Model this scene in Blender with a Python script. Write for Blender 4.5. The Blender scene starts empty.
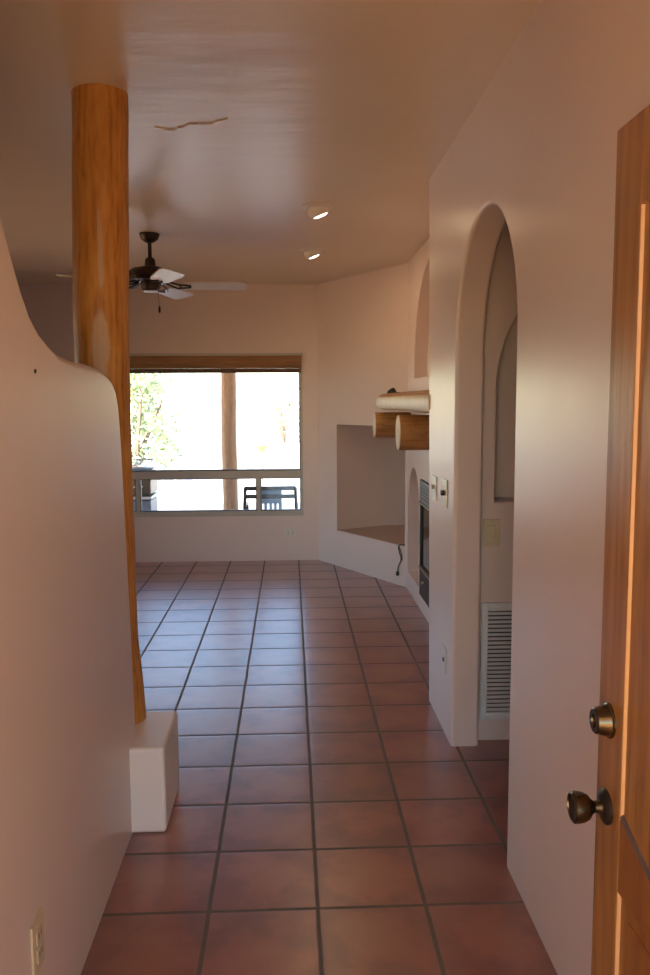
import bpy, bmesh, math, random
from mathutils import Vector, Matrix, noise
S = bpy.context.scene
COL = S.collection
PI = math.pi
rnd = random.Random(7)

# ------------------------------------------------------------------ materials
def newmat(name):
    m = bpy.data.materials.new(name); m.use_nodes = True
    nt = m.node_tree; b = nt.nodes['Principled BSDF']
    return m, nt, b
def N(nt, t, **kw):
    n = nt.nodes.new(t)
    for k, v in kw.items():
        if k.startswith('i_'):
            n.inputs[int(k[2:]) if k[2:].isdigit() else k[2:].replace('_', ' ')].default_value = v
        else: setattr(n, k, v)
    return n
def L(nt, a, b): nt.links.new(a, b)
def M(nt, op, a, b=None, c=None):
    n = nt.nodes.new('ShaderNodeMath'); n.operation = op
    for i, v in enumerate((a, b, c)):
        if v is None: continue
        if isinstance(v, (int, float)): n.inputs[i].default_value = v
        else: nt.links.new(v, n.inputs[i])
    return n.outputs[0]
def mixc(nt, fac, a, b, mode='MIX'):
    n = nt.nodes.new('ShaderNodeMix'); n.data_type = 'RGBA'; n.blend_type = mode
    for i, v in ((0, fac), (6, a), (7, b)):
        if isinstance(v, (int, float)): n.inputs[i].default_value = v
        elif isinstance(v, tuple): n.inputs[i].default_value = (*v, 1)
        else: nt.links.new(v, n.inputs[i])
    return n.outputs[2]
def ramp(nt, fac, stops):
    n = nt.nodes.new('ShaderNodeValToRGB'); e = n.color_ramp.elements
    while len(e) < len(stops): e.new(0.5)
    for el, (p, c) in zip(e, stops): el.position = p; el.color = (*c, 1)
    nt.links.new(fac, n.inputs[0]); return n.outputs[0]
def pos(nt):
    return N(nt, 'ShaderNodeNewGeometry').outputs['Position']
def mapped(nt, vec, scale=(1, 1, 1), loc=(0, 0, 0)):
    n = N(nt, 'ShaderNodeMapping'); n.inputs['Scale'].default_value = scale; n.inputs['Location'].default_value = loc
    L(nt, vec, n.inputs[0]); return n.outputs[0]
def noi(nt, vec, scale, detail=4, rough=.55, dist=0):
    n = N(nt, 'ShaderNodeTexNoise'); n.inputs['Scale'].default_value = scale; n.inputs['Detail'].default_value = detail
    n.inputs['Roughness'].default_value = rough; n.inputs['Distortion'].default_value = dist
    L(nt, vec, n.inputs['Vector']); return n.outputs['Fac']
def bump(nt, b, h, strength, dist):
    n = N(nt, 'ShaderNodeBump'); n.inputs['Strength'].default_value = strength; n.inputs['Distance'].default_value = dist
    L(nt, h, n.inputs['Height']); L(nt, n.outputs[0], b.inputs['Normal'])
def plain(name, col, rough=.5, metal=0, var=0.06, scale=12):
    m, nt, b = newmat(name)
    f = noi(nt, pos(nt), scale)
    c = mixc(nt, f, tuple(x * (1 - var) for x in col), tuple(min(1, x * (1 + var)) for x in col))
    L(nt, c, b.inputs['Base Color']); b.inputs['Roughness'].default_value = rough; b.inputs['Metallic'].default_value = metal
    return m

def plaster(name, c0, c1, rough, spec=.5, bs=.25, streak=(1, 1, .6)):
    m, nt, b = newmat(name); p = pos(nt)
    f1 = noi(nt, p, 1.7, 5, .6); f2 = noi(nt, mapped(nt, p, streak), 7, 3, .5); f3 = noi(nt, p, 60, 3)
    c = mixc(nt, f1, c0, c1)
    L(nt, c, b.inputs['Base Color'])
    r = M(nt, 'MULTIPLY_ADD', f2, .06, rough - .03); L(nt, r, b.inputs['Roughness'])
    b.inputs['Specular IOR Level'].default_value = spec
    h = M(nt, 'ADD', M(nt, 'MULTIPLY', f2, 1.0), M(nt, 'MULTIPLY', f3, .06))
    bump(nt, b, h, bs, .012)
    return m

WALL = plaster('plaster_pink_white', (.70, .555, .50), (.76, .61, .555), .31, .6, .10)
CEIL = plaster('ceiling_plaster', (.70, .57, .46), (.78, .65, .53), .315, 1.0, .38, (.3, .95, 1))
WHITEP = plaster('plaster_white', (.82, .75, .72), (.86, .79, .76), .4, .5, .15)
SEATM = plaster('banco_seat_tan', (.50, .34, .26), (.58, .40, .31), .45, .4, .1)
TRIMW = plain('white_painted_metal', (.66, .64, .64), .4)
T = 0.3125; GX = -.2461; GY = 2.2083

def tile_mat():
    m, nt, b = newmat('terracotta_tile'); p = pos(nt)
    s = N(nt, 'ShaderNodeSeparateXYZ'); L(nt, p, s.inputs[0])
    w = noi(nt, p, 6, 3)
    wob = M(nt, 'MULTIPLY_ADD', w, .006, -.003)
    u = M(nt, 'DIVIDE', M(nt, 'ADD', M(nt, 'SUBTRACT', s.outputs[0], GX), wob), T)
    v = M(nt, 'DIVIDE', M(nt, 'ADD', M(nt, 'SUBTRACT', s.outputs[1], GY), wob), T)
    def edge(x):
        f = M(nt, 'FRACT', x); return M(nt, 'MINIMUM', f, M(nt, 'SUBTRACT', 1.0, f))
    eu, ev = edge(u), edge(v)
    e = M(nt, 'MINIMUM', eu, ev)
    cid = N(nt, 'ShaderNodeCombineXYZ'); L(nt, M(nt, 'FLOOR', u), cid.inputs[0]); L(nt, M(nt, 'FLOOR', v), cid.inputs[1])
    wn = N(nt, 'ShaderNodeTexWhiteNoise'); L(nt, cid.outputs[0], wn.inputs['Vector'])
    # per-tile offset of the clouding
    va = N(nt, 'ShaderNodeVectorMath', operation='MULTIPLY_ADD'); va.inputs[1].default_value = (7, 7, 7)
    L(nt, wn.outputs['Color'], va.inputs[0]); L(nt, p, va.inputs[2])
    cl = noi(nt, va.outputs[0], 6, 4, .55)
    # lighter tan belly, redder rim
    prod = M(nt, 'MULTIPLY', M(nt, 'MINIMUM', M(nt, 'MULTIPLY', eu, 2.6), 1.0), M(nt, 'MINIMUM', M(nt, 'MULTIPLY', ev, 2.6), 1.0))
    mixf = M(nt, 'ADD', M(nt, 'MULTIPLY', prod, .32), M(nt, 'MULTIPLY_ADD', cl, 1.5, -.5))
    c = ramp(nt, mixf, [(.18, (.22, .062, .055)), (.42, (.33, .105, .075)), (.72, (.35, .14, .09)), (.98, (.42, .22, .13))])
    br = M(nt, 'MULTIPLY_ADD', wn.outputs['Value'], .3, .85)
    cb = N(nt, 'ShaderNodeCombineColor'); [L(nt, br, cb.inputs[i]) for i in range(3)]
    c = mixc(nt, 1.0, c, cb.outputs[0], 'MULTIPLY')
    gm = N(nt, 'ShaderNodeMapRange', interpolation_type='SMOOTHSTEP'); gm.inputs[1].default_value = .014; gm.inputs[2].default_value = .026
    L(nt, e, gm.inputs[0]); g = gm.outputs[0]
    gc = mixc(nt, noi(nt, p, 25), (.10, .085, .075), (.17, .145, .125))
    c = mixc(nt, g, gc, c)
    L(nt, c, b.inputs['Base Color'])
    r = M(nt, 'MULTIPLY_ADD', cl, .02, .285)
    L(nt, M(nt, 'ADD', M(nt, 'MULTIPLY', r, g), M(nt, 'MULTIPLY', M(nt, 'SUBTRACT', 1.0, g), .8)), b.inputs['Roughness'])
    b.inputs['Specular IOR Level'].default_value = .8
    L(nt, M(nt, 'MULTIPLY', g, .9), b.inputs['Coat Weight']); b.inputs['Coat Roughness'].default_value = .30
    pr = N(nt, 'ShaderNodeMapRange', interpolation_type='SMOOTHSTEP'); pr.inputs[1].default_value = .012; pr.inputs[2].default_value = .07
    L(nt, e, pr.inputs[0])
    h = M(nt, 'ADD', pr.outputs[0], M(nt, 'MULTIPLY', noi(nt, va.outputs[0], 7, 2, .4), .7))
    bump(nt, b, h, .22, .003)
    return m
TILE = tile_mat()

def wood(name, dark, mid, light, axis, rough=.4, gs=1.0, knots=True, patch=None, stretch=.06, ring=9):
    """grain runs along `axis` (0 x, 1 y, 2 z)"""
    m, nt, b = newmat(name); p = pos(nt)
    sc = [1, 1, 1]; sc[axis] = stretch
    q = mapped(nt, p, tuple(sc))
    warp = noi(nt, mapped(nt, p, tuple(x ** .5 for x in sc)), 5 * gs, 3)
    va = N(nt, 'ShaderNodeVectorMath', operation='SCALE'); va.inputs['Scale'].default_value = 1
    f1 = noi(nt, q, 34 * gs, 6, .6, .8)
    wv = N(nt, 'ShaderNodeTexWave', wave_type='RINGS', rings_direction='XYZ'[axis]); wv.inputs['Scale'].default_value = ring * gs
    wv.inputs['Distortion'].default_value = 7; wv.inputs['Detail'].default_value = 3; wv.inputs['Detail Scale'].default_value = .8
    L(nt, mapped(nt, p, tuple(x if i != axis else .22 for i, x in enumerate(sc)), (.37, .21, .13)), wv.inputs['Vector'])
    f = M(nt, 'ADD', M(nt, 'MULTIPLY', f1, .55), M(nt, 'ADD', M(nt, 'MULTIPLY', wv.outputs['Fac'], .15), M(nt, 'MULTIPLY', warp, .35)))
    f = M(nt, 'ADD', f, M(nt, 'MULTIPLY_ADD', noi(nt, mapped(nt, p, tuple(x ** .6 for x in sc)), 16 * gs, 4, .6, 1.2), .5, -.25))
    c = ramp(nt, f, [(.25, dark), (.5, mid), (.78, light)])
    if knots:
        vo = N(nt, 'ShaderNodeTexVoronoi'); vo.inputs['Scale'].default_value = 4.5
        s2 = [1, 1, 1]; s2[axis] = .45; L(nt, mapped(nt, p, tuple(s2), (.1, .4, .2)), vo.inputs['Vector'])
        k = N(nt, 'ShaderNodeMapRange', interpolation_type='SMOOTHSTEP'); k.inputs[1].default_value = .045; k.inputs[2].default_value = .085; k.inputs[3].default_value = 1; k.inputs[4].default_value = 0
        L(nt, vo.outputs['Distance'], k.inputs[0])
        c = mixc(nt, M(nt, 'MULTIPLY', k.outputs[0], .75), c, tuple(x * .3 for x in dark))
    if patch:
        # bark-scraped pale scar: ellipses given as (center, radii)
        acc = None
        for (ctr, rad) in patch:
            d = N(nt, 'ShaderNodeVectorMath', operation='SUBTRACT'); L(nt, p, d.inputs[0]); d.inputs[1].default_value = ctr
            e = N(nt, 'ShaderNodeVectorMath', operation='DIVIDE'); L(nt, d.outputs[0], e.inputs[0]); e.inputs[1].default_value = rad
            l = N(nt, 'ShaderNodeVectorMath', operation='LENGTH'); L(nt, e.outputs[0], l.inputs[0])
            dd = M(nt, 'ADD', l.outputs['Value'], M(nt, 'MULTIPLY_ADD', noi(nt, mapped(nt, p, (1, 1, .35)), 26, 5, .65), 1.5, -.75))
            mr = N(nt, 'ShaderNodeMapRange', interpolation_type='SMOOTHSTEP'); mr.inputs[1].default_value = .8; mr.inputs[2].default_value = 1.1; mr.inputs[3].default_value = 1; mr.inputs[4].default_value = 0
            L(nt, dd, mr.inputs[0])
            acc = mr.outputs[0] if acc is None else M(nt, 'MAXIMUM', acc, mr.outputs[0])
        c = mixc(nt, M(nt, 'MULTIPLY', acc, M(nt, 'MULTIPLY_ADD', f1, .9, .4)), c, (.56, .38, .25))
    L(nt, c, b.inputs['Base Color']); b.inputs['Roughness'].default_value = rough
    bump(nt, b, f1, .25, .003)
    return m

POLE = wood('peeled_pine_pole', (.26, .085, .016), (.55, .225, .045), (.68, .34, .09), 2, .52, gs=1.5, stretch=.11,
            patch=[((-.640, 2.82, 1.66), (.027, .1, .13)), ((-.630, 2.82, 1.97), (.009, .1, .14))], ring=14)
DOORW = wood('varnished_pine_door', (.15, .056, .015), (.30, .125, .034), (.41, .20, .065), 2, .3, gs=1.1)
DOORP = wood('varnished_pine_panel', (.13, .040, .010), (.24, .085, .020), (.33, .13, .036), 2, .35, gs=.7, knots=False)
DOORM = wood('highlight_pine_moulding', (.42, .19, .07), (.58, .30, .12), (.68, .38, .17), 2, .35, knots=False)
DOORT = plain('dark_grey_moulding', (.10, .065, .06), .4)
LOGM = wood('corbel_log', (.26, .10, .025), (.46, .21, .06), (.55, .28, .10), 0, .5, gs=1.2, stretch=.14)
LOGEND = plain('sawn_log_end', (.62, .46, .28), .6, 0, .15, 40)
SLABM = wood('pale_sawn_slab', (.50, .36, .20), (.66, .52, .33), (.74, .62, .42), 2, .45, gs=1.2, knots=False, stretch=.15)
BARKM = wood('brown_live_edge', (.24, .11, .05), (.36, .18, .08), (.44, .24, .12), 1, .6, knots=False)
POSTM = wood('weathered_porch_log', (.26, .15, .08), (.38, .23, .13), (.46, .30, .18), 2, .7, stretch=.2)
BRONZE = plain('dark_bronze', (.045, .032, .026), .38, .7)
BRASS = plain('antique_brass', (.12, .09, .055), .25, .95)
STEEL = plain('brushed_brass_light', (.36, .29, .20), .3, .9)
BLADE = wood('whitewashed_fan_blade', (.52, .44, .36), (.62, .54, .45), (.70, .62, .52), 0, .35, knots=False)
FRAME = plain('taupe_window_frame', (.50, .45, .40), .35)
FRAMED = plain('dark_window_seal', (.05, .045, .045), .5)
SHADE = wood('tan_cellular_shade', (.25, .12, .05), (.36, .19, .09), (.44, .25, .13), 0, .7, knots=False)
SHADED = plain('brown_shade_rail', (.12, .06, .035), .6)
BEIGE = plain('beige_plastic', (.62, .52, .36), .35)
IVORY = plain('ivory_plastic', (.70, .64, .56), .35)
SLOT = plain('dark_slot', (.02, .018, .016), .6)
CHROME = plain('chrome_plate', (.42, .37, .30), .35, .8)
BLACK = plain('black_rubber', (.012, .012, .012), .5)
STOVE = plain('black_stove_steel', (.02, .02, .021), .35, .4)
STOVEG = plain('grey_stove_louver', (.12, .12, .125), .4, .5)
CONC = plaster('patio_concrete', (.27, .28, .31), (.37, .38, .41), .75, .3, .3)
PORCHF = plaster('warm_bounce_porch', (.78, .48, .18), (.84, .56, .25), .75, .3, .3)  # unseen porch floor, coloured bright orange to bounce warm light indoors
GRAVEL = plain('pale_gravel', (.60, .60, .60), .95, 0, .12, 3)
GRILLB = plain('blue_grey_grill_cart', (.16, .19, .25), .4, .3)
GRILLH = plain('brown_grill_hood', (.10, .075, .06), .35, .5)
ALU = plain('pale_aluminium', (.45, .46, .47), .35, .6)
CHAIRF = plain('black_chair_frame', (.03, .032, .04), .4, .4)
CHAIRB = plain('blue_grey_chair_sling', (.17, .27, .40), .6)
TERRA = plain('orange_clay', (.60, .36, .20), .8)
BARK = plain('grey_bark', (.22, .16, .12), .9)
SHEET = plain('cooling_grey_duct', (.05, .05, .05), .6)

def ground_mat():
    m, nt, b = newmat('red_sand_ground'); p = pos(nt)
    f = noi(nt, p, .6, 6, .6); f2 = noi(nt, p, 12, 5, .6)
    c = mixc(nt, f, (.56, .34, .14), (.68, .44, .21)); c = mixc(nt, M(nt, 'MULTIPLY', f2, .4), c, (.72, .52, .34))
    L(nt, c, b.inputs['Base Color']); b.inputs['Roughness'].default_value = .95
    bump(nt, b, f2, .5, .03); return m
GROUND = ground_mat()
def leaf_mat():
    m, nt, b = newmat('juniper_leaf'); p = pos(nt)
    c = mixc(nt, noi(nt, p, 3), (.34, .42, .22), (.55, .60, .38))
    L(nt, c, b.inputs['Base Color']); b.inputs['Roughness'].default_value = .7; return m
LEAF = leaf_mat()
def glass_mat(name, tint=(1, 1, 1), refl=1.0):
    m = bpy.data.materials.new(name); m.use_nodes = True; nt = m.node_tree
    nt.nodes.remove(nt.nodes['Principled BSDF']); out = nt.nodes['Material Output']
    t = N(nt, 'ShaderNodeBsdfTransparent'); t.inputs[0].default_value = (*tint, 1)
    g = N(nt, 'ShaderNodeBsdfGlossy'); g.inputs['Roughness'].default_value = .02
    fr = N(nt, 'ShaderNodeFresnel'); fr.inputs[0].default_value = 1.45
    mx = N(nt, 'ShaderNodeMixShader'); L(nt, M(nt, 'MULTIPLY', fr.outputs[0], refl), mx.inputs[0])
    L(nt, t.outputs[0], mx.inputs[1]); L(nt, g.outputs[0], mx.inputs[2]); L(nt, mx.outputs[0], out.inputs[0])
    return m
GLASS = glass_mat('clear_window_glass')
def stove_glass():
    m, nt, b = newmat('stove_glass'); b.inputs['Base Color'].default_value = (.012, .013, .015, 1)
    b.inputs['Roughness'].default_value = .08; return m
SGLASS = stove_glass()
def emis(name, col, st):
    m, nt, b = newmat(name); b.inputs['Base Color'].default_value = (*col, 1)
    b.inputs['Emission Color'].default_value = (*col, 1); b.inputs['Emission Strength'].default_value = st; return m
BULB = emis('lit_lamp_face', (1, .80, .52), 7)

# ------------------------------------------------------------------ mesh helpers (all coordinates are world coordinates)
def finish(bm, name, mat, parent=None, origin=None, smooth=False, angle=40, bevel=0, seg=3, mats=None):
    bmesh.ops.recalc_face_normals(bm, faces=bm.faces[:])
    me = bpy.data.meshes.new(name)
    vs = [v.co.copy() for v in bm.verts]
    mn = Vector([min(v[i] for v in vs) for i in range(3)]); mx = Vector([max(v[i] for v in vs) for i in range(3)])
    if origin is None:
        origin = Vector(((mn.x + mx.x) / 2, (mn.y + mx.y) / 2, mn.z if parent is None else (mn.z + mx.z) / 2))
    origin = Vector(origin)
    for v in bm.verts: v.co -= origin
    if smooth:
        for f in bm.faces: f.smooth = True
    bm.to_mesh(me); bm.free()
    for m_ in (mats or [mat]): me.materials.append(m_)
    if smooth: me.set_sharp_from_angle(angle=math.radians(angle))
    o = bpy.data.objects.new(name, me); COL.objects.link(o)
    if parent is not None:
        o.parent = parent; o.location = origin - Vector(parent['wo'])
    else: o.location = origin
    o['wo'] = tuple(origin)
    if bevel:
        md = o.modifiers.new('bevel', 'BEVEL'); md.width = bevel; md.segments = seg; md.limit_method = 'ANGLE'
        md.angle_limit = math.radians(38); md.harden_normals = True; md.use_clamp_overlap = True
        for f in me.polygons: f.use_smooth = True
        me.set_sharp_from_angle(angle=math.radians(30))
    return o
def add_box(bm, x0, x1, y0, y1, z0, z1):
    vs = [bm.verts.new((x, y, z)) for z in (z0, z1) for x, y in ((x0, y0), (x1, y0), (x1, y1), (x0, y1))]
    for f in ((3, 2, 1, 0), (4, 5, 6, 7), (0, 1, 5, 4), (1, 2, 6, 5), (2, 3, 7, 6), (3, 0, 4, 7)):
        bm.faces.new([vs[i] for i in f])
def box(name, b, mat, parent=None, bevel=0, seg=3, **k):
    bm = bmesh.new(); add_box(bm, *b); return finish(bm, name, mat, parent, bevel=bevel, seg=seg, **k)
def add_prism(bm, pts, axis, a, b):
    def P(u, v, w): return {'x': (w, u, v), 'y': (u, w, v), 'z': (u, v, w)}[axis]
    A = [bm.verts.new(P(u, v, a)) for u, v in pts]; B = [bm.verts.new(P(u, v, b)) for u, v in pts]
    bm.faces.new(A); bm.faces.new(B[::-1]); n = len(pts)
    for i in range(n): bm.faces.new((A[i], A[(i + 1) % n], B[(i + 1) % n], B[i]))
def prism(name, pts, axis, a, b, mat, parent=None, bevel=0, seg=3, **k):
    bm = bmesh.new(); add_prism(bm, pts, axis, a, b); return finish(bm, name, mat, parent, bevel=bevel, seg=seg, **k)
def frame_of(d):
    d = Vector(d).normalized(); up = Vector((0, 0, 1)) if abs(d.z) < .95 else Vector((1, 0, 0))
    u = d.cross(up).normalized(); return u, d.cross(u).normalized(), d
def add_lathe(bm, prof, base, d, n=24, cap=True):
    """prof: list of (radius, distance along d)"""
    u, v, w = frame_of(d); base = Vector(base); rings = []
    for r, t in prof:
        rings.append([bm.verts.new(base + w * t + (u * math.cos(2 * PI * i / n) + v * math.sin(2 * PI * i / n)) * max(r, 1e-4)) for i in range(n)])
    for A, B in zip(rings, rings[1:]):
        for i in range(n): bm.faces.new((A[i], A[(i + 1) % n], B[(i + 1) % n], B[i]))
    if cap: bm.faces.new(rings[0][::-1]); bm.faces.new(rings[-1])
def lathe(name, prof, base, d, mat, parent=None, n=28, angle=35, **k):
    bm = bmesh.new(); add_lathe(bm, prof, base, d, n); return finish(bm, name, mat, parent, smooth=True, angle=angle, **k)
def add_tube(bm, pts, r, n=8):
    pts = [Vector(p) for p in pts]; rings = []
    u = None
    for i, p in enumerate(pts):
        d = (pts[min(i + 1, len(pts) - 1)] - pts[max(i - 1, 0)]).normalized()
        if u is None: u = frame_of(d)[0]
        u = (u - d * u.dot(d)).normalized(); v = d.cross(u)
        rr = r[i] if isinstance(r, (list, tuple)) else r
        rings.append([bm.verts.new(p + (u * math.cos(2 * PI * k / n) + v * math.sin(2 * PI * k / n)) * rr) for k in range(n)])
    for A, B in zip(rings, rings[1:]):
        for i in range(n): bm.faces.new((A[i], A[(i + 1) % n], B[(i + 1) % n], B[i]))
    bm.faces.new(rings[0][::-1]); bm.faces.new(rings[-1])
def tube(name, pts, r, mat, parent=None, n=8, **k):
    bm = bmesh.new(); add_tube(bm, pts, r, n); return finish(bm, name, mat, parent, smooth=True, angle=50, **k)
def struct(o): o['kind'] = 'structure'; return o
def tag(o, label, cat, group=None):
    o['label'] = label; o['category'] = cat
    if group: o['group'] = group
    return o
def thing(name, loc, label=None, cat=None, group=None):
    o = bpy.data.objects.new(name, None); COL.objects.link(o); o.location = loc; o['wo'] = tuple(loc)
    o.empty_display_size = .1
    if label: tag(o, label, cat, group)
    return o
def arch_pts(u0, u1, z0, spring, top, n=28):
    c = (u0 + u1) / 2; a = (u1 - u0) / 2; h = top - spring
    return [(u0, z0), (u1, z0)] + [(c + a * math.cos(PI * i / n), spring + h * math.sin(PI * i / n)) for i in range(n + 1)]
def cut(o, bms):
    """subtract closed shapes (bmesh list, world coordinates) from an object, once and for all"""
    for bm in bms:
        bmesh.ops.recalc_face_normals(bm, faces=bm.faces[:])
        me = bpy.data.meshes.new('cutter'); bm.to_mesh(me); bm.free()
        c = bpy.data.objects.new('cutter', me); COL.objects.link(c)
        md = o.modifiers.new('b', 'BOOLEAN'); md.operation = 'DIFFERENCE'; md.object = c; md.solver = 'EXACT'
        o.modifiers.move(len(o.modifiers) - 1, 0)
        bev = [m for m in o.modifiers if m.type == 'BEVEL']
        for m_ in bev: m_.show_viewport = False
        bpy.context.view_layer.update()
        dg = bpy.context.evaluated_depsgraph_get()
        nm = bpy.data.meshes.new_from_object(o.evaluated_get(dg))
        o.modifiers.remove(md); old = o.data; o.data = nm; nm.name = o.name; bpy.data.meshes.remove(old)
        for m_ in bev: m_.show_viewport = True
        bpy.data.objects.remove(c); bpy.data.meshes.remove(me)
    if any(m.type == 'BEVEL' for m in o.modifiers):
        for f in o.data.polygons: f.use_smooth = True
        o.data.set_sharp_from_angle(angle=math.radians(30))
def pbm(pts, axis, a, b):
    bm = bmesh.new(); add_prism(bm, pts, axis, a, b); return bm

# ------------------------------------------------------------------ room shell
H = 2.495
Y0, Y1 = .42, 7.41          # front wall inner face, back wall inner face
XL = -3.5                   # far left wall of the living room
struct(box('floor', (XL, 2.6, Y0 - .3, Y1 + .25, -.12, 0), TILE))
ceiling = struct(box('ceiling', (XL - .9, 3.4, Y0 - .2, Y1 + 2.7, H, H + .3), CEIL))  # runs on past the back wall as an added roof shading the patio
# front wall with the doorway the camera looks through
fw = struct(box('wall_front', (XL, 2.6, Y0 - .2, Y0, 0, H), WALL)); 
cut(fw, [pbm([(-.42, -.05), (.575, -.05), (.575, 1.93), (-.42, 1.93)], 'y', Y0 - .4, Y0 + .2)])
ww = struct(box('wall_west', (XL - .2, XL, Y0 - .2, Y1 + .25, 0, H), WALL))
VY0, VY1, VZ0, VZ1 = 4.0, 6.1, .10, 2.05
cut(ww, [pbm([(VY0, VZ0), (VY1, VZ0), (VY1, VZ1), (VY0, VZ1)], 'x', XL - .4, XL + .2)])
struct(box('wall_east', (2.6, 2.8, Y0 - .2, Y1 + .25, 0, H), WALL))
# back wall with the picture window opening
WX0, WX1, WZ0, WZ1 = -1.76, .112, .421, 1.893
bw = struct(box('wall_back', (XL, 2.6, Y1, Y1 + .22, 0, H), WHITEP if False else WALL))
cut(bw, [pbm([(WX0, WZ0), (WX1, WZ0), (WX1, WZ1), (WX0, WZ1)], 'y', Y1 - .2, Y1 + .4)])

# left partition: sculpted adobe half wall that swoops up to the ceiling
top = [(2.795, -.05), (2.775, .31), (2.735, .8), (2.70, 1.15), (2.675, 1.36), (2.655, 1.44), (2.625, 1.49), (2.57, 1.524), (2.50, 1.545), (2.40, 1.556), (2.28, 1.56), (2.13, 1.562), (1.99, 1.572),
       (1.91, 1.592), (1.845, 1.612), (1.783, 1.645), (1.735, 1.69), (1.69, 1.743), (1.648, 1.80), (1.605, 1.88), (1.57, 2.0), (1.54, 2.16), (1.53, 2.32), (1.49, H + .05), (Y0, H + .05), (Y0, -.05)]
struct(prism('wall_left', top, 'x', -.549, -.72, WALL, bevel=.020, seg=4))

# right wall with the walk-through arch
XR = .667
a0, a1 = 2.405, 3.285
pts = [(Y0, -.05), (a0, -.05)]
n = 36; ca = (a0 + a1) / 2; ra = (a1 - a0) / 2
pts += [(ca - ra * math.cos(PI * i / n), 1.66 + .452 * math.sin(PI * i / n)) for i in range(n + 1)]
pts += [(a1, -.05), (3.845, -.05), (3.965, H + .05), (Y0, H + .05)]
struct(prism('wall_right', pts, 'x', XR, XR + .118, WALL, bevel=.015, seg=4))
# hallway wall beyond the arch, with arched niche
hw = struct(box('wall_hall', (XR + .118, 2.6, 3.345, 3.83, -.05, H + .05), WALL, bevel=.010))
cut(hw, [pbm(arch_pts(.853, 1.453, 1.036, 1.50, 1.94), 'y', 3.2, 3.345 + .12)])
# fireplace wall
FX = .90
fwall = struct(box('wall_fireplace', (FX, 2.6, 3.83, 6.262, -.05, H + .05), WALL, bevel=.010))
cut(fwall, [pbm(arch_pts(5.66, 6.175, .14, .70, .968), 'x', FX - .2, FX + .34),
            pbm(arch_pts(4.46, 5.925, 1.62, 1.70, 2.38, 40), 'x', FX - .2, FX + .10),
            pbm([(4.66, .10), (5.595, .10), (5.595, .92), (4.66, .92)], 'x', FX - .2, FX + .16)])
# diagonal wall and its corner recess (banco)
A = Vector((.249, 7.41)); B = Vector((.894, 6.26))
dw = struct(prism('wall_diagonal', [(.227, Y1 + .04), (.932, 6.192), (2.6, 6.192), (2.6, Y1 + .04)], 'z', -.05, H + .05, WALL, bevel=.010))
dd = (B - A).normalized(); nn = Vector((dd.y, -dd.x)) * 1.0
if nn.x > 0: nn = -nn
s0 = A + dd * ((Vector((.405, 7.13)) - A).length)
cut(dw, [pbm([tuple(s0 + nn * .3), tuple(s0), (.87, 7.385), (1.25, 7.385), (1.25, 6.27), (.8885, 6.27), tuple(Vector((.8885, 6.27)) + nn * .3)], 'z', .32, 1.256)])
bs = struct(prism('trim_1', [(s0.x + .006, s0.y - .002), (.87, 7.38), (1.245, 7.38), (1.245, 6.272), (.891, 6.272)], 'z', .318, .3225, SEATM))

# square plastered footing at the foot of the pole
tag(box('pole_footing', (-.80, -.433, 2.645, 2.985, 0, .302), WHITEP, bevel=.014, seg=4),
    'low square white plaster footing block under the wooden pole', 'plinth')

# ------------------------------------------------------------------ pole
def np_interp(z, T_):
    for (a, p), (b, q) in zip(T_, T_[1:]):
        if z <= b:
            t = max(0, (z - a) / (b - a)); t = t * t * (3 - 2 * t); return p + (q - p) * t
    return T_[-1][1]
bm = bmesh.new(); rings = []; n = 40; K = 60
for k in range(K + 1):
    z = .3025 + (H - .3025) * k / K
    cx = np_interp(z, [(.3, -.630), (.67, -.653), (1.29, -.659), (1.7, -.655), (2.1, -.645), (2.5, -.634)]); cy = 2.912
    ring = []
    for i in range(n):
        a = 2 * PI * i / n
        r = .0905 + .003 * (z / H) + .004 * noise.noise(Vector((math.cos(a) * .8, math.sin(a) * .8, z * 1.3))) + .0015 * noise.noise(Vector((math.cos(a) * 3, math.sin(a) * 3, z * 9)))
        ring.append(bm.verts.new((cx + r * math.cos(a), cy + r * math.sin(a), z)))
    rings.append(ring)
for P_, Q_ in zip(rings, rings[1:]):
    for i in range(n): bm.faces.new((P_[i], P_[(i + 1) % n], Q_[(i + 1) % n], Q_[i]))
bm.faces.new(rings[0][::-1]); bm.faces.new(rings[-1])
tag(finish(bm, 'wooden_pole', POLE, smooth=True), 'honey orange peeled log pole rising from the white footing to the ceiling', 'pole')

# ------------------------------------------------------------------ picture window
w = thing('window_1', ((WX0 + WX1) / 2, Y1, WZ0)); struct(w)
fy0, fy1 = Y1 + .015, Y1 + .085
bm = bmesh.new()
def rect_frame(bm, x0, x1, z0, z1, t, y0, y1, tb=None):
    tb = tb or t
    add_box(bm, x0, x0 + t, y0, y1, z0, z1); add_box(bm, x1 - t, x1, y0, y1, z0, z1)
    add_box(bm, x0 + t, x1 - t, y0, y1, z1 - t, z1); add_box(bm, x0 + t, x1 - t, y0, y1, z0, z0 + tb)
rect_frame(bm, WX0, WX1, WZ0, WZ1, .022, fy0, fy1, .04)
add_box(bm, WX0 + .022, WX1 - .022, fy0 - .005, fy1, .762, .832)
finish(bm, 'window_frame', FRAME, w, bevel=.003, seg=2)
mull = [Vector((x, 0, 0)).x for x in (-1.392, -.297)]
for x in mull: box('window_mullion', (x - .018, x + .018, fy0, fy1 - .01, .461, .762), FRAME, w, bevel=.003, seg=2)
bm = bmesh.new(); rect_frame(bm, WX0 + .022, WX1 - .022, .832, WZ1 - .022, .01, fy0 + .012, fy1 - .012)
rect_frame(bm, WX0 + .022, mull[0] - .018, .461, .762, .007, fy0 + .012, fy1 - .012)
rect_frame(bm, mull[0] + .018, mull[1] - .018, .461, .762, .007, fy0 + .012, fy1 - .012)
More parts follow.
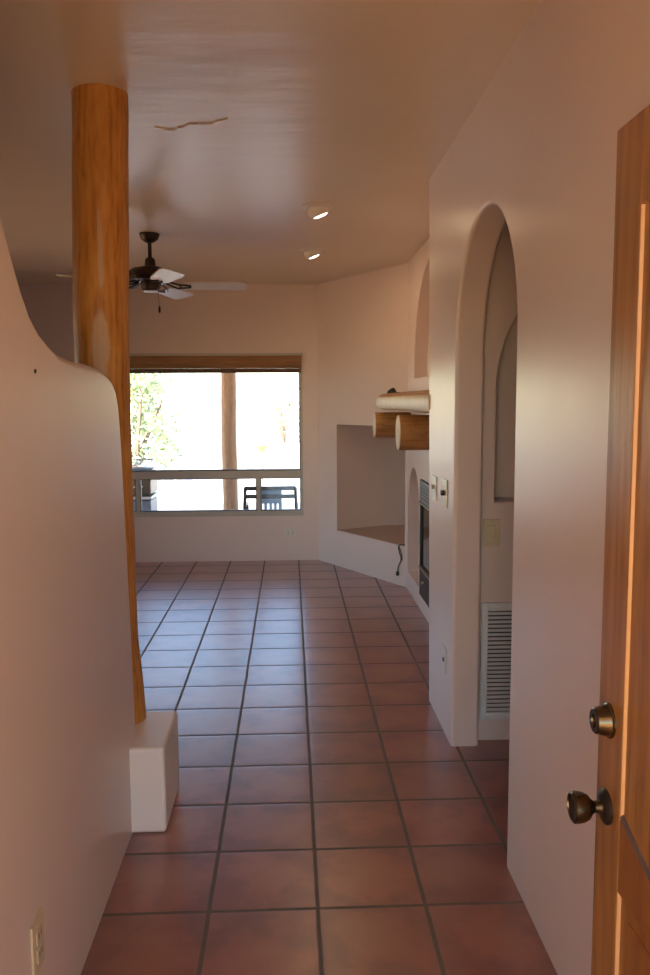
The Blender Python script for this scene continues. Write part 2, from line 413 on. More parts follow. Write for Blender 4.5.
rect_frame(bm, mull[1] + .018, WX1 - .022, .461, .762, .007, fy0 + .012, fy1 - .012)
finish(bm, 'window_seal', FRAMED, w)
gy = (fy0 + fy1) / 2
for b_ in ((WX0 + .03, WX1 - .03, .842, WZ1 - .03), (WX0 + .028, mull[0] - .024, .467, .756), (mull[0] + .024, mull[1] - .024, .467, .756), (mull[1] + .024, WX1 - .028, .467, .756)):
    box('window_pane', (b_[0], b_[1], gy - .003, gy + .003, b_[2], b_[3]), GLASS, w)
box('window_stool', (WX0 - .004, WX1 + .004, Y1 - .008, Y1 + .02, WZ0 - .004, WZ0 + .012), FRAME, w, bevel=.002, seg=2)
w2 = thing('added_window_2', (XL - .1, (VY0 + VY1) / 2, VZ0)); struct(w2)  # unseen window, added to bring sun and daylight into the living room
bm = bmesh.new()
for a_, b_ in ((VY0, VY0 + .04), (VY1 - .04, VY1)): add_box(bm, XL - .12, XL - .06, a_, b_, VZ0, VZ1)
for a_, b_ in ((VZ0, VZ0 + .04), (VZ1 - .04, VZ1), (1.55, 1.59)): add_box(bm, XL - .12, XL - .06, VY0 + .04, VY1 - .04, a_, b_)
add_box(bm, XL - .115, XL - .065, 5.03, 5.07, VZ0 + .04, VZ1 - .04)
finish(bm, 'window_frame', FRAME, w2)
box('window_pane', (XL - .092, XL - .088, VY0 + .03, VY1 - .03, VZ0 + .03, VZ1 - .03), GLASS, w2)
# raised cellular shade
sh = thing('window_shade', ((WX0 + WX1) / 2, Y1 - .01, 1.715), 'raised tan cellular shade with dark bottom rail across the top of the picture window', 'shade')
box('headrail', (WX0 + .008, WX1 - .008, Y1 - .032, Y1 + .012, 1.868, 1.890), FRAME, sh, bevel=.003)
bm = bmesh.new(); zz = 1.868; prof = []
k = 9
for i in range(k):
    prof += [(Y1 - .026, zz - .0055 - i * .0125), (Y1 - .032, zz - i * .0125 - .009)]
pts = [(Y1 + .008, zz)] + [(Y1 - .028, zz)] + prof + [(Y1 - .026, zz - k * .0125), (Y1 + .008, zz - k * .0125)]
add_prism(bm, pts, 'x', WX0 + .012, WX1 - .012); finish(bm, 'pleated_fabric', SHADE, sh)
box('bottom_rail', (WX0 + .012, WX1 - .012, Y1 - .030, Y1 + .010, 1.715, 1.754), SHADED, sh, bevel=.006)

# ------------------------------------------------------------------ front door (open, flat against the right wall)
DX, DY1, DY0, DZ0, DZ1 = .553, 1.40, .50, .012, 1.905
d = thing('door_1', (DX + .022, .50, DZ0)); struct(d)
xf, xb = DX, DX + .045; st = .105
def slab(name, y0, y1, z0, z1, m=DOORW, x0=xf, x1=xb, bv=.002): return box(name, (x0, x1, y0, y1, z0, z1), m, d, bevel=bv, seg=2)
slab('stile', DY1 - st, DY1, DZ0, DZ1); slab('stile', DY0, DY0 + st, DZ0, DZ1)
zl0, zl1 = .60, .742      # lock rail (its top edge swoops up to the hinge side)
slab('rail', DY0 + st, DY1 - st, 1.76, DZ1); slab('rail', DY0 + st, DY1 - st, DZ0, DZ0 + .22)
ya, yb = DY0 + st, DY1 - st
yc = (ya + yb) / 2
def swoop(y): return .745 - .085 * math.sin(PI * (yb - y) / (yb - ya))
rp = [(ya, .615), (yb, .615)] + [(yb - (yb - ya) * i / 20, swoop(yb - (yb - ya) * i / 20)) for i in range(21)]
prism('lock_rail', rp, 'x', xf, xb, DOORP, d, bevel=.002, seg=2)
# vertical planked upper panel, lower panel
bm = bmesh.new(); npl = 6; wv = (yb - ya) / npl
for i in range(npl):
    add_box(bm, xf + .006, xb - .006, ya + i * wv + .0015, ya + (i + 1) * wv - .0015, .65, 1.765)
finish(bm, 'upper_panel', DOORW, d, bevel=.003, seg=2)
bm = bmesh.new(); add_box(bm, xf + .007, xb - .007, ya, yb, DZ0 + .2, .62)
finish(bm, 'lower_panel', DOORP, d)
box('lower_raised_field', (xf + .002, xb - .002, ya + .032, yb - .032, DZ0 + .26, .583), DOORP, d, bevel=.005, seg=1)
# mouldings down the stile edge, coloured pale as their highlight, and dark bead on the swooping rail
bm = bmesh.new()
for (z0, z1) in ((.745, 1.76), (DZ0 + .22, .615)):
    add_prism(bm, [(xf + .001, yb), (xf + .001, yb - .002), (xf + .0055, yb - .003), (xf + .012, yb - .003), (xf + .012, yb)], 'z', z0, z1)
finish(bm, 'side_moulding', DOORM, d)
bm = bmesh.new(); m_ = [(xf + .008, y, z + .004) for y, z in rp[2:]]
add_tube(bm, m_, .0075, 8); finish(bm, 'rail_bead', DOORT, d, smooth=True)
# knob set and deadbolt
ky, kz, bz = 1.352, .739, .897
lathe('knob_rose', [(.0, 0), (.031, 0), (.031, .004), (.026, .008), (.016, .011), (.0, .011)], (xf, ky, kz), (-1, 0, 0), BRONZE, d)
lathe('door_knob', [(.0, 0), (.013, 0), (.011, .012), (.010, .020), (.014, .026), (.022, .032), (.0265, .042), (.028, .052), (.0275, .058), (.024, .061), (.0225, .058), (.0, .056)], (xf - .002, ky, kz), (-1, 0, 0), BRASS, d)
lathe('deadbolt', [(.0, 0), (.031, 0), (.031, .003), (.028, .005), (.0225, .026), (.020, .028), (.012, .028), (.011, .024), (.0, .024)], (xf, ky + .0, bz), (-1, 0, 0), BRASS, d)
for z in (.25, .95, 1.7): tube('hinge', [(xb - .002, DY0 - .005, z), (xb - .002, DY0 - .005, z + .09)], .007, BRASS, d)

# ------------------------------------------------------------------ wall plates
def plate(name, label, cat, centre, normal, w_, h_, mat, kind, group=None):
    """normal: '+x','-x','-y' direction the plate faces"""
    c = Vector(centre); t = thing(name, c - Vector((0, 0, h_ / 2)), label, cat, group)
    ax = {'+x': (Vector((1, 0, 0)), Vector((0, 1, 0))), '-x': (Vector((-1, 0, 0)), Vector((0, 1, 0))), '-y': (Vector((0, -1, 0)), Vector((1, 0, 0)))}[normal]
    nrm, side = ax
    def bx(nm, u, v, du, dv, d0, d1, m, bv=0):
        p0 = c + side * (u - du / 2) + Vector((0, 0, v - dv / 2)) + nrm * d0
        p1 = c + side * (u + du / 2) + Vector((0, 0, v + dv / 2)) + nrm * d1
        return box(nm, (min(p0.x, p1.x), max(p0.x, p1.x), min(p0.y, p1.y), max(p0.y, p1.y), min(p0.z, p1.z), max(p0.z, p1.z)), m, t, bevel=bv, seg=2)
    bx('cover_plate', 0, 0, w_, h_, 0, .006, mat, .002)
    if kind == 'outlet_v':
        for s in (-1, 1):
            bx('socket', 0, s * .02, .034, .028, .0062, .009, mat, .001)
            for q in (-1, 1): bx('slot', q * .007, s * .02 + .003, .003, .011, .0092, .0096, SLOT)
    if kind == 'outlet_h':
        for s in (-1, 1):
            bx('socket', s * .021, 0, .030, .036, .0062, .009, mat, .001)
            for q in (-1, 1): bx('slot', s * .021, q * .008, .012, .004, .0092, .0096, SLOT)
    if kind == 'rocker':
        bx('rocker', 0, 0, .032, .066, .0062, .010, mat, .002)
    if kind == 'toggle':
        bx('toggle', 0, .004, .010, .022, .0062, .018, BEIGE, .002)
    if kind == 'dimmer':
        lathe('dimmer_knob', [(.0, 0), (.013, 0), (.011, .014), (.0, .015)], c + nrm * .0062, nrm, BRONZE, t)
    if kind == 'jack':
        bx('jack', 0, 0, .016, .016, .0062, .010, SLOT, 0)
    return t
plate('electrical_outlet', 'beige wall outlet low on the near left adobe half wall', 'outlet', (-.549, 1.64, .313), '+x', .073, .118, BEIGE, 'outlet_v')
plate('electrical_outlet', 'ivory horizontal outlet low on the back wall beneath the picture window', 'outlet', (-.008, Y1, .258), '-y', .116, .072, IVORY, 'outlet_h')
plate('light_switch', 'shiny metal switch plate on the right wall, closest to its far end', 'switch', (XR, 3.73, 1.055), '-x', .118, .112, CHROME, 'toggle')
plate('dimmer_switch', 'shiny metal plate with a dark dimmer knob, closer to the arch', 'switch', (XR, 3.475, 1.06), '-x', .118, .118, CHROME, 'dimmer')
plate('wall_jack', 'small pale low wall plate between the arch and the far end of right wall', 'wall plate', (XR, 3.44, .33), '-x', .072, .112, IVORY, 'jack')
plate('rocker_switch', 'beige rocker switch seen through the arch above the return air grille', 'switch', (.838, 3.345, .904), '-y', .071, .115, BEIGE, 'rocker')
for (y, z) in ((1.796, 1.523),):
    tag(lathe('wall_anchor', [(.0, 0), (.0045, 0), (.0045, .002), (.002, .003), (.0, .003)], (-.549, y, z), (1, 0, 0), BLACK), 'tiny dark screw anchor high on the left half wall', 'screw')

# ------------------------------------------------------------------ return air grille through the arch
g = thing('return_air_grille', (1.03, 3.345, .095), 'white louvered return air grille low on the wall seen through the arch', 'vent')
gx0, gx1, gz0, gz1 = .800, 1.26, .095, .605
bm = bmesh.new(); rect_frame(bm, gx0, gx1, gz0, gz1, .026, 3.333, 3.345)
rect_frame(bm, gx0 + .018, gx1 - .018, gz0 + .024, gz1 - .024, .010, 3.329, 3.345); finish(bm, 'grille_frame', TRIMW, g, bevel=.002, seg=2)
bm = bmesh.new(); ns = 24
for i in range(ns):
    z = gz0 + .045 + (gz1 - gz0 - .09) * i / (ns - 1)
    add_prism(bm, [(3.332, z - .006), (3.334, z - .006), (3.344, z + .003), (3.342, z + .003)], 'x', gx0 + .027, gx1 - .027)
finish(bm, 'louvers', TRIMW, g)
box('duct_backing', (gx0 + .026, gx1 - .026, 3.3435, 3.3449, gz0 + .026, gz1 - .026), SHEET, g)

# ------------------------------------------------------------------ fireplace insert
f = thing('fireplace_insert', (FX + .08, 5.1275, .102), 'black metal fireplace insert with glass door and pale brass trims in the right fireplace wall', 'fireplace')
iy0, iy1 = 4.664, 5.591
box('firebox', (FX + .03, FX + .155, iy0, iy1, .104, .916), STOVE, f)
bm = bmesh.new(); add_box(bm, FX - .006, FX + .03, iy0, iy1, .765, .914)
finish(bm, 'upper_louver_panel', STOVEG, f, bevel=.003, seg=2)
bm = bmesh.new()
for i in range(5): add_box(bm, FX - .009, FX - .006, iy0 + .05, iy1 - .05, .79 + i * .023, .798 + i * .023)
finish(bm, 'louver_fins', STOVE, f)
for z in (.748, .296): box('brass_trim', (FX - .012, FX + .03, iy0, iy1, z, z + .016), STEEL, f, bevel=.004)
box('glass_door', (FX + .008, FX + .014, iy0 + .03, iy1 - .03, .315, .746), SGLASS, f)
for y in (iy0, iy1 - .03): box('door_stile', (FX - .004, FX + .029, y, y + .03, .313, .747), STOVE, f, bevel=.002, seg=2)
box('lower_panel', (FX - .004, FX + .03, iy0, iy1, .106, .294), STOVE, f, bevel=.002, seg=2)
lathe('control_knob', [(.0, 0), (.013, 0), (.011, .012), (.0, .013)], (FX - .0045, 5.42, .225), (-1, 0, 0), STEEL, f)

# ------------------------------------------------------------------ mantel on log corbels
my0, my1 = 3.88, 6.26; segs = 46
bm = bmesh.new(); sect = []
for k in range(segs + 1):
    y = my0 + (my1 - my0) * k / segs; e = min((my1 - y) / .16, 1)
    xfz = .655 + .006 * math.sin(y * 5) + .004 * math.sin(y * 13) + .05 * (1 - math.sqrt(max(0, 1 - (1 - e) ** 2)))
    zb = 1.396 + .002 * math.sin(y * 4 + 1) + .008 * (1 - e)
    zc = 1.486 - .012 * (1 - e); zt = 1.512 - .014 * (1 - e)
    pts_ = [(FX - .001, zb), (xfz + .035, zb), (xfz + .012, zb + .010), (xfz, zb + .03), (xfz, zc - .012), (xfz + .006, zc), (xfz + .045, zt), (FX - .001, zt)]
    sect.append([bm.verts.new((px, y, pz)) for px, pz in pts_])
for P_, Q_ in zip(sect, sect[1:]):
    for i in range(8):
        fc = bm.faces.new((P_[i], P_[(i + 1) % 8], Q_[(i + 1) % 8], Q_[i])); fc.material_index = 1 if i in (5, 6) else 0
bm.faces.new(sect[0][::-1]); bm.faces.new(sect[-1])
tag(finish(bm, 'mantel_shelf', SLABM, smooth=True, angle=35, mats=[SLABM, BARKM]), 'thick pale live edge wood slab mantel on the fireplace wall', 'mantel')
for y, r, x0, lb in ((6.10, .094, .628, 'farther round log corbel under the mantel, nearer the recess'), (4.86, .106, .642, 'nearer round log corbel under the mantel, in front of the other')):
    c = thing('log_corbel', (.76, y, 1.376 - 2 * r), lb, 'corbel', None)
    zc = 1.374 - r
    bm = bmesh.new(); nn_ = 32; rr = []
    for k in range(9):
        x = x0 + .005 + (FX + .004 - x0 - .005) * k / 8; ring = []
        for i in range(nn_):
            a = 2 * PI * i / nn_; q = r * (1 + .02 * noise.noise(Vector((x * 3, math.cos(a) * 1.3 + y, math.sin(a) * 1.3))))
            ring.append(bm.verts.new((x, y + q * math.cos(a), zc + q * math.sin(a))))
        rr.append(ring)
    for P_, Q_ in zip(rr, rr[1:]):
        for i in range(nn_): bm.faces.new((P_[i], P_[(i + 1) % nn_], Q_[(i + 1) % nn_], Q_[i]))
    bm.faces.new(rr[0][::-1]); bm.faces.new(rr[-1])
    finish(bm, 'log', LOGM, c, smooth=True)
    lathe('sawn_end', [(0, 0), (r - .006, 0), (r - .003, .001), (r - .001, .005)], (x0, y, zc), (1, 0, 0), LOGEND, c, n=32)
# small dark thing lying on the mantel
bm = bmesh.new(); bmesh.ops.create_icosphere(bm, subdivisions=3, radius=1)
for v in bm.verts:
    x, y, z = v.co; tap = 1 - .35 * max(0, -y)
    z = z * .026 * tap if z > 0 else z * .003
    z *= 1.35; v.co = Vector((.735 + x * .034 * tap, 5.90 + y * .07, 1.5155 + z + (.006 * math.sin(x * 3) if z > .002 else 0)))
rem = thing('small_pouch', (.735, 5.90, 1.512), 'small black pouch lying on top of the mantel slab', 'pouch')
finish(bm, 'pouch_body', BLACK, rem, smooth=True)
tube('pouch_tail', [(.738, 5.84, 1.5175), (.745, 5.80, 1.517), (.756, 5.77, 1.517), (.77, 5.75, 1.517)], [.006, .0045, .004, .003], BLACK, rem)

# cord hanging from the banco seat
dirn = Vector((-.872, -.489, 0))   # outward from the diagonal wall
def dpt(s, z, off=.006): p = A + dd * s; return Vector((p.x, p.y, z)) + dirn * off
Lw = (B - A).length
cord = thing('power_cord', dpt(Lw - .08, .12, .01), 'black power cord with plug hanging over the edge of the corner banco', 'cord')
base = Lw
cp_ = [dpt(base - .02, .328, -.05), dpt(base - .03, .329, -.02), dpt(base - .06, .330, .003), dpt(base - .085, .31, .006), dpt(base - .075, .27, .006), dpt(base - .055, .235, .006),
       dpt(base - .055, .20, .006), dpt(base - .075, .17, .006), dpt(base - .09, .14, .006), dpt(base - .092, .11, .006)]
def smooth_path(P, n=6):
    out = []
    for i in range(len(P) - 1):
        p0, p1, p2, p3 = P[max(i - 1, 0)], P[i], P[i + 1], P[min(i + 2, len(P) - 1)]
        for k in range(n):
            t = k / n; out.append(.5 * ((2 * p1) + (p2 - p0) * t + (2 * p0 - 5 * p1 + 4 * p2 - p3) * t * t + (3 * p1 - p0 - 3 * p2 + p3) * t ** 3))
    return out + [P[-1]]
tube('cord', smooth_path(cp_), .0038, BLACK, cord)
c2 = [dpt(base - .085, .318, .009), dpt(base - .06, .29, .009), dpt(base - .04, .25, .009), dpt(base - .035, .22, .009), dpt(base - .05, .20, .009)]
tube('cord_loop', smooth_path(c2), .0034, BLACK, cord)
bm = bmesh.new(); add_lathe(bm, [(0, 0), (.007, 0), (.013, .012), (.013, .034), (.0, .034)], dpt(base - .092, .112, .010), (0, 0, -1), 12)
finish(bm, 'plug', BLACK, cord, smooth=True)

# ------------------------------------------------------------------ ceiling fan
FN = Vector((-.862, 5.22, H))
fan = thing('ceiling_fan', tuple(FN), 'dark bronze ceiling fan with pale blades hanging beyond the pole', 'ceiling fan')
lathe('canopy', [(0, 0), (.062, 0), (.062, .008), (.052, .035), (.028, .052), (.014, .058), (0, .058)], FN, (0, 0, -1), BRONZE, fan)
lathe('downrod', [(.0, 0), (.012, 0), (.012, .10), (.0, .10)], FN - Vector((0, 0, .05)), (0, 0, -1), BRONZE, fan)
lathe('motor_housing', [(0, 0), (.018, 0), (.03, .01), (.034, .05), (.06, .058), (.115, .072), (.137, .09), (.142, .125), (.13, .142), (.07, .15), (0, .15)], FN - Vector((0, 0, .145)), (0, 0, -1), BRONZE, fan)
lathe('switch_housing', [(0, 0), (.058, 0), (.062, .02), (.055, .05), (.045, .058), (0, .058)], FN - Vector((0, 0, .29)), (0, 0, -1), BRONZE, fan)
lathe('light_fitter', [(0, 0), (.046, 0), (.046, .006), (0, .008)], FN - Vector((0, 0, .348)), (0, 0, -1), TRIMW, fan)
bz_ = H - .312
for i in range(5):
    a = math.radians(4 + 72 * i); ca_, sa_ = math.cos(a), math.sin(a)
    def loc(u, v, z, pitch=math.radians(-13)):
        return Vector((FN.x + u * ca_ - v * math.cos(pitch) * sa_, FN.y + u * sa_ + v * math.cos(pitch) * ca_, bz_ + z + v * math.sin(pitch)))
    bm = bmesh.new()
    ol = [(.20, -.045), (.24, -.056), (.54, -.070), (.585, -.062), (.60, -.03), (.60, .03), (.585, .062), (.54, .070), (.24, .056), (.20, .045)]
    A_ = [bm.verts.new(loc(u, v, .004)) for u, v in ol]; B_ = [bm.verts.new(loc(u, v, -.004)) for u, v in ol]
    bm.faces.new(A_); bm.faces.new(B_[::-1])
    for k in range(len(ol)): bm.faces.new((A_[k], A_[(k + 1) % len(ol)], B_[(k + 1) % len(ol)], B_[k]))
    bl = finish(bm, 'fan_blade', BLADE, fan)
    bm = bmesh.new()
    for s in (-1, 1):
        add_tube(bm, [loc(.085, s * .012, .02), loc(.13, s * .03, .004), loc(.17, s * .036, -.008), loc(.205, s * .024, -.008), loc(.25, s * .010, -.008)], .006, 6)
    add_tube(bm, [loc(.17, -.036, -.008), loc(.19, 0, -.01), loc(.17, .036, -.008)], .005, 6)
    finish(bm, 'blade_iron', BRONZE, bl, smooth=True)
bm = bmesh.new(); add_tube(bm, [FN + Vector((.050, -.035, -.335)), FN + Vector((.056, -.035, -.45))], .0013, 5)
finish(bm, 'pull_chain', BRONZE, fan)
lathe('pull_fob', [(0, 0), (.004, 0), (.007, .012), (.007, .035), (.003, .042), (0, .042)], FN + Vector((.056, -.035, -.445)), (0, 0, -1), BRONZE, fan)

# ------------------------------------------------------------------ adjustable eyeball ceiling lights
for (x, y, lb) in ((.157, 4.50, 'nearer lit round eyeball ceiling light, the larger looking of two'), (.158, 5.74, 'farther lit round eyeball ceiling light, nearer the fireplace corner')):
    t = thing('eyeball_ceiling_light', (x, y, H), lb, 'ceiling light', 'eyeball lights')
    del t['group']
    lathe('trim_ring', [(.052, 0), (.085, 0), (.085, .004), (.074, .010), (.056, .010), (.052, .004)], (x, y, H), (0, 0, -1), WHITEP, t, n=36)
    ax = Vector((.40, .10, -1)).normalized()
    lathe('eyeball', [(.050, .0), (.058, .012), (.060, .028), (.055, .044), (.046, .056), (.040, .056), (.038, .040), (.030, .03), (0, .03)], Vector((x, y, H - .001)) - ax * .012 - Vector((0, 0, .004)), ax, WHITEP, t, n=36)
    lathe('lamp_face', [(0, 0), (.0385, 0), (.0385, .010), (.030, .017), (.0, .020)], Vector((x, y, H - .004)) + ax * .032, ax, BULB, t, n=28)
    ld = bpy.data.lights.new('eyeball_glow', 'SPOT'); ld.specular_factor = .2; ld.energy = 5; ld.color = (1, .70, .40); ld.spot_size = 3.0; ld.spot_blend = .7; ld.shadow_soft_size = .03
    lo = bpy.data.objects.new('lamp_glow', ld); COL.objects.link(lo); lo.parent = t
    lo.location = ax * .075 + Vector((0, 0, -.005)); lo.rotation_euler = ax.to_track_quat('-Z', 'Y').to_euler()

# the log corbels are set into the wall: embed their butts
# cracked plaster flakes on the ceiling beside the pole
def crack(name, label, path, wd):
    bm = bmesh.new(); prev = None
    P = []
    for i in range(len(path) - 1):
        for k in range(5):
            t = k / 5; P.append((path[i][0] * (1 - t) + path[i + 1][0] * t + rnd.uniform(-.006, .006), path[i][1] * (1 - t) + path[i + 1][1] * t + rnd.uniform(-.006, .006)))
    P.append(path[-1]); n_ = len(P)
    for i, (x, y) in enumerate(P):
        q = wd * math.sin(PI * (i + .6) / (n_ + .2)) * rnd.uniform(.5, 1.2)
        row = [bm.verts.new((x, y - q, H + .001)), bm.verts.new((x, y, H - .005)), bm.verts.new((x, y + q * .4, H + .001))]
        if prev:
            for j in range(3): bm.faces.new((prev[j], prev[(j + 1) % 3], row[(j + 1) % 3], row[j]))
        else: bm.faces.new(row)
        prev = row
    bm.faces.new(prev[::-1]); return finish(bm, name, CEIL, ceiling)
crack('plaster_crack', 'ragged raised plaster crack on the ceiling right of the pole', [(-.50, 3.24), (-.44, 3.27), (-.37, 3.20), (-.28, 3.19), (-.22, 3.13)], .016)

# ------------------------------------------------------------------ outside
PZ = -.30
struct(box('ground', (-60, 60, -40, 90, PZ - .5, PZ - .06), GROUND))
struct(box('yard', (-40, 40, 14.25, 80, PZ - .06, PZ - .02), GRAVEL))
struct(box('patio', (-5, 3.2, Y1 + .25, 14.2, PZ - .1, PZ), CONC))
struct(box('added_porch_floor', (-2.2, 2.4, -3.2, Y0 - .3, -.16, -.02), PORCHF))
struct(box('added_porch_roof', (-2.8, 2.9, -3.4, Y0 - .2, H, H + .25), CEIL))  # added out of view to keep direct sun off the doorway
pst = thing('patio_post', (-.735, 9.85, PZ), 'weathered round log post standing on the patio outside the window', 'post')
bm = bmesh.new()
add_tube(bm, [(-.735 + .004 * math.sin(k), 9.85, PZ + .02 + k * .2865) for k in range(10)], [.092 + .002 * math.sin(k * 2.3) for k in range(10)], 24)
finish(bm, 'post_log', POSTM, pst, smooth=True)
box('post_foot', (-.84, -.63, 9.745, 9.945, PZ, PZ + .02), ALU, pst)
struct(box('patio_beam', (-4.5, 2.8, 9.77, 9.93, PZ + 2.60, H), POSTM))

# gas grill
gr = thing('gas_grill', (-1.72, 8.75, PZ), 'dark hooded grill on a blue grey cart at the left side of patio', 'grill')
g0, g1 = -1.98, -1.47
box('cart_cabinet', (g0, g1, 8.55, 8.98, PZ + .08, .43), GRILLB, gr, bevel=.01)
for x in (g0 + .03, g1 - .03): lathe('caster', [(0, 0), (.035, 0), (.035, .03), (0, .03)], (x - .015, 8.6, PZ + .036), (1, 0, 0), BLACK, gr, n=16)
for x in (g0 + .03, g1 - .03): box('cart_leg', (x - .018, x + .018, 8.9, 8.94, PZ, PZ + .09), BLACK, gr)
box('side_shelf', (g0 - .03, g1 + .012, 8.52, 9.0, .445, .475), ALU, gr, bevel=.004)
hp = [(8.53, .49), (8.99, .49), (9.0, .62), (8.95, .72), (8.84, .765), (8.68, .755), (8.58, .69), (8.53, .60)]
prism('hood', hp, 'x', g0, g1 + .005, GRILLH, gr, bevel=.02)
tube('hood_handle', [(g0 + .08, 8.53, .58), (g0 + .08, 8.49, .58), (g1 - .08, 8.49, .58), (g1 - .08, 8.53, .58)], .010, ALU, gr)
rk = thing('cooking_rack', (-1.74, 8.77, .766), 'pale metal rack lying on the hood of the grill', 'rack')
bm = bmesh.new(); rect = [(g0 + .02, 8.62, .775), (-1.545, 8.62, .775), (-1.50, 8.95, .835), (g0 + .02, 8.95, .835)]
for i in range(4): add_tube(bm, [rect[i], rect[(i + 1) % 4]], .008, 6)
finish(bm, 'rack_frame', ALU, rk)
bm = bmesh.new()
for k in range(1, 12):
    t = k / 12; a = Vector(rect[0]).lerp(Vector(rect[1]), t); b = Vector(rect[3]).lerp(Vector(rect[2]), t); add_tube(bm, [a, b], .0035, 5)
finish(bm, 'rack_bars', ALU, rk)

# patio armchair seen from behind
cx, cy = -.215, 8.72
ch = thing('patio_armchair', (cx, cy, PZ), 'black framed patio armchair with blue grey back outside the window', 'chair')
hw_ = .27
for s in (-1, 1):
    tube('rear_leg', [(cx + s * (hw_ - .03), cy - .22, PZ), (cx + s * (hw_ - .01), cy - .20, PZ + .42), (cx + s * hw_, cy - .25, PZ + .66), (cx + s * (hw_ - .01), cy - .29, PZ + .87)], .017, CHAIRF, ch)
    tube('front_leg', [(cx + s * hw_, cy + .27, PZ), (cx + s * hw_, cy + .25, PZ + .62)], .016, CHAIRF, ch)
    tube('armrest', [(cx + s * hw_, cy - .24, PZ + .66), (cx + s * (hw_ + .01), cy, PZ + .66), (cx + s * hw_, cy + .27, PZ + .64)], .018, CHAIRF, ch)
box('seat', (cx - .25, cx + .25, cy - .22, cy + .25, PZ + .40, PZ + .44), CHAIRB, ch, bevel=.015)
for z, yy in ((.862, .288), (.775, .272)):
    box('back_rail', (cx - hw_ + .005, cx + hw_ - .005, cy - yy - .012, cy - yy + .012, PZ + z - .022, PZ + z + .022), CHAIRF, ch, bevel=.006)
bm = bmesh.new(); yy = .268
for x0_, x1_ in ((-.12, -.085), (-.065, -.035), (-.012, .018), (.036, .066), (.084, .12)):
    add_box(bm, cx + x0_, cx + x1_, cy - yy - .008, cy - yy + .008, PZ + .42, PZ + .86)
add_box(bm, cx - .12, cx + .12, cy - yy - .009, cy - yy + .009, PZ + .70, PZ + .86)
add_box(bm, cx - .12, cx + .12, cy - yy - .009, cy - yy + .009, PZ + .54, PZ + .58)
finish(bm, 'back_splat', CHAIRB, ch)

# clay bird bath past the patio
by = 15.5; bxx = -.55
bb = thing('bird_bath', (bxx, by, PZ - .06), 'small orange clay bird bath on a thin stem beyond the patio', 'bird bath')
lathe('bowl', [(0, 0), (.03, 0), (.10, .07), (.17, .14), (.16, .145), (.08, .10), (0, .09)], (bxx, by, .50), (0, 0, 1), TERRA, bb)
lathe('stem', [(0, 0), (.10, 0), (.08, .03), (.02, .06), (.02, .82), (.03, .86), (0, .86)], (bxx, by, PZ - .06), (0, 0, 1), ALU, bb)

# junipers beyond the patio
def tree(name, label, x, y, r, h, seed, cnt):
    R_ = random.Random(seed); t = thing(name, (x, y, PZ - .06), label, 'tree')
    bm = bmesh.new()
    for k in range(5):
        a = R_.uniform(0, 2 * PI); q = R_.uniform(.3, .6) * r
        add_tube(bm, [(x, y, PZ - .1), (x + q * .3 * math.cos(a), y + q * .3 * math.sin(a), PZ + h * .3), (x + q * math.cos(a), y + q * math.sin(a), PZ + h * R_.uniform(.6, .85))], [.09, .06, .02], 7)
    finish(bm, 'trunk', BARK, t, smooth=True)
    bm = bmesh.new(); blobs = []
    for k in range(22):
        a = R_.uniform(0, 2 * PI); q = r * math.sqrt(R_.random()) * .75; z = R_.uniform(.22, .88) * h; q *= 1.15 - .5 * z / h
        blobs.append((Vector((x + q * math.cos(a), y + q * math.sin(a), PZ + z)), R_.uniform(.22, .42) * r))
    for k in range(cnt):
        c, s = R_.choice(blobs); dv = Vector((R_.gauss(0, 1), R_.gauss(0, 1), R_.gauss(0, 1))).normalized() * s * R_.uniform(.6, 1.05)
        p = c + dv; u = Vector((R_.gauss(0, 1), R_.gauss(0, 1), R_.gauss(0, 1))).normalized(); v_ = u.orthogonal().normalized(); l = R_.uniform(.05, .12)
        vs = [bm.verts.new(p + u * l), bm.verts.new(p + v_ * l * .45), bm.verts.new(p - u * l * .6), bm.verts.new(p - v_ * l * .45)]; bm.faces.new(vs)
    finish(bm, 'foliage', LEAF, t)
tree('juniper_tree', 'bushy green juniper beyond the patio at the left of the window', -3.5, 18.5, 1.15, 2.7, 3, 2300)
tree('juniper_tree', 'sparse pale juniper far beyond the patio right of the post', -.3, 36, 1.5, 2.8, 9, 1200)

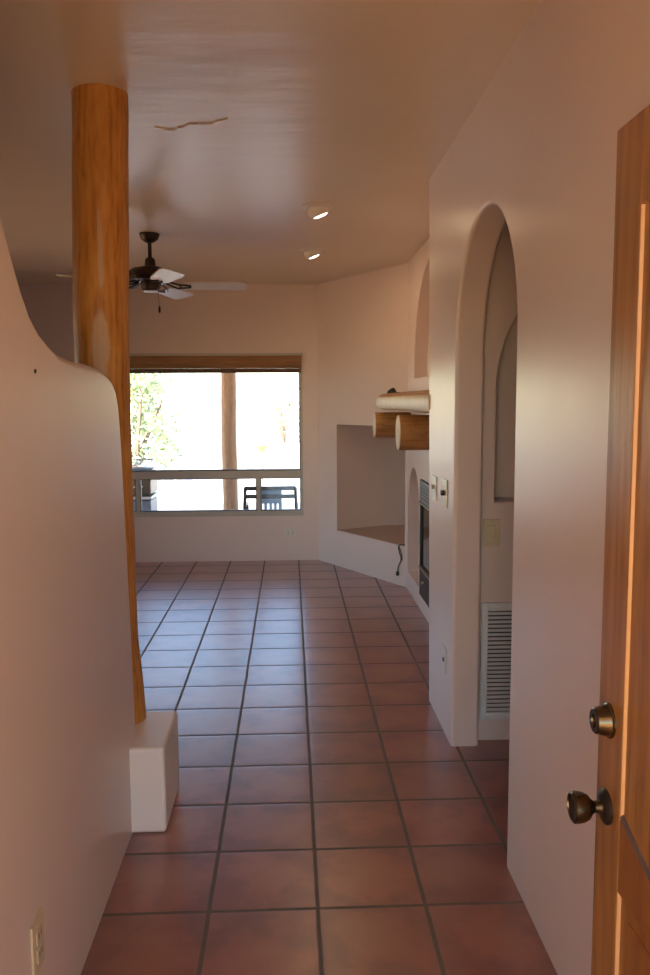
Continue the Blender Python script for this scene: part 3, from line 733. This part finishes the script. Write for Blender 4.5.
# ------------------------------------------------------------------ light
wd = bpy.data.worlds.new('sky'); S.world = wd; wd.use_nodes = True; nt = wd.node_tree
sky = N(nt, 'ShaderNodeTexSky', sky_type='NISHITA'); sky.sun_disc = False; sky.sun_elevation = math.radians(38); sky.sun_rotation = math.radians(220)
sky.altitude = 1300; sky.air_density = 1.3; sky.dust_density = .15; sky.ozone_density = 2.5
L(nt, sky.outputs[0], nt.nodes['Background'].inputs[0]); nt.nodes['Background'].inputs[1].default_value = .43
sd = bpy.data.lights.new('sun', 'SUN'); sd.energy = 15.0; sd.color = (1, .87, .64); sd.angle = math.radians(.55)
so = bpy.data.objects.new('sun', sd); COL.objects.link(so)
el = math.radians(38); az = math.radians(-40)
sv = Vector((math.sin(az) * math.cos(el), -math.cos(az) * math.cos(el), math.sin(el)))   # direction TO the sun: behind the camera, a little right
so.rotation_euler = (-sv).to_track_quat('-Z', 'Y').to_euler(); so.location = (2, -6, 8)
def portal(loc, rot, sx, sy):
    ad = bpy.data.lights.new('portal', 'AREA'); ad.shape = 'RECTANGLE'; ad.size = sx; ad.size_y = sy; ad.cycles.is_portal = True
    o = bpy.data.objects.new('daylight_portal', ad); COL.objects.link(o); o.location = loc; o.rotation_euler = rot
portal(((WX0 + WX1) / 2, Y1 + .21, 1.157), (-PI / 2, 0, 0), WX1 - WX0, WZ1 - WZ0)
portal((XL - .19, (VY0 + VY1) / 2, (VZ0 + VZ1) / 2), (PI / 2, 0, -PI / 2), VY1 - VY0, VZ1 - VZ0)
portal((.078, Y0 - .19, .965), (PI / 2, 0, 0), .995, 1.93)

# ------------------------------------------------------------------ camera
cam = bpy.data.cameras.new('camera'); co = bpy.data.objects.new('camera', cam); COL.objects.link(co); S.camera = co
cam.sensor_fit = 'VERTICAL'; cam.sensor_height = 24; cam.lens = 813.74 / 975 * 24; cam.clip_start = .05; cam.clip_end = 300
pi_, ya_, ro_ = .1050, .0421, -.0049
F = Vector((math.sin(ya_) * math.cos(pi_), math.cos(ya_) * math.cos(pi_), -math.sin(pi_))); R = Vector((math.cos(ya_), -math.sin(ya_), 0)); U = R.cross(F)
R2 = math.cos(ro_) * R + math.sin(ro_) * U; U2 = -math.sin(ro_) * R + math.cos(ro_) * U
mt = Matrix((R2, U2, -F)).transposed().to_4x4(); mt.translation = (0, 0, 1.4543); co.matrix_world = mt

S.view_settings.view_transform = 'Standard'; S.view_settings.look = 'None'; S.view_settings.gamma = 1; S.view_settings.use_curve_mapping = False
S.view_settings.exposure = .74
for o in bpy.data.objects:
    if 'wo' in o: del o['wo']
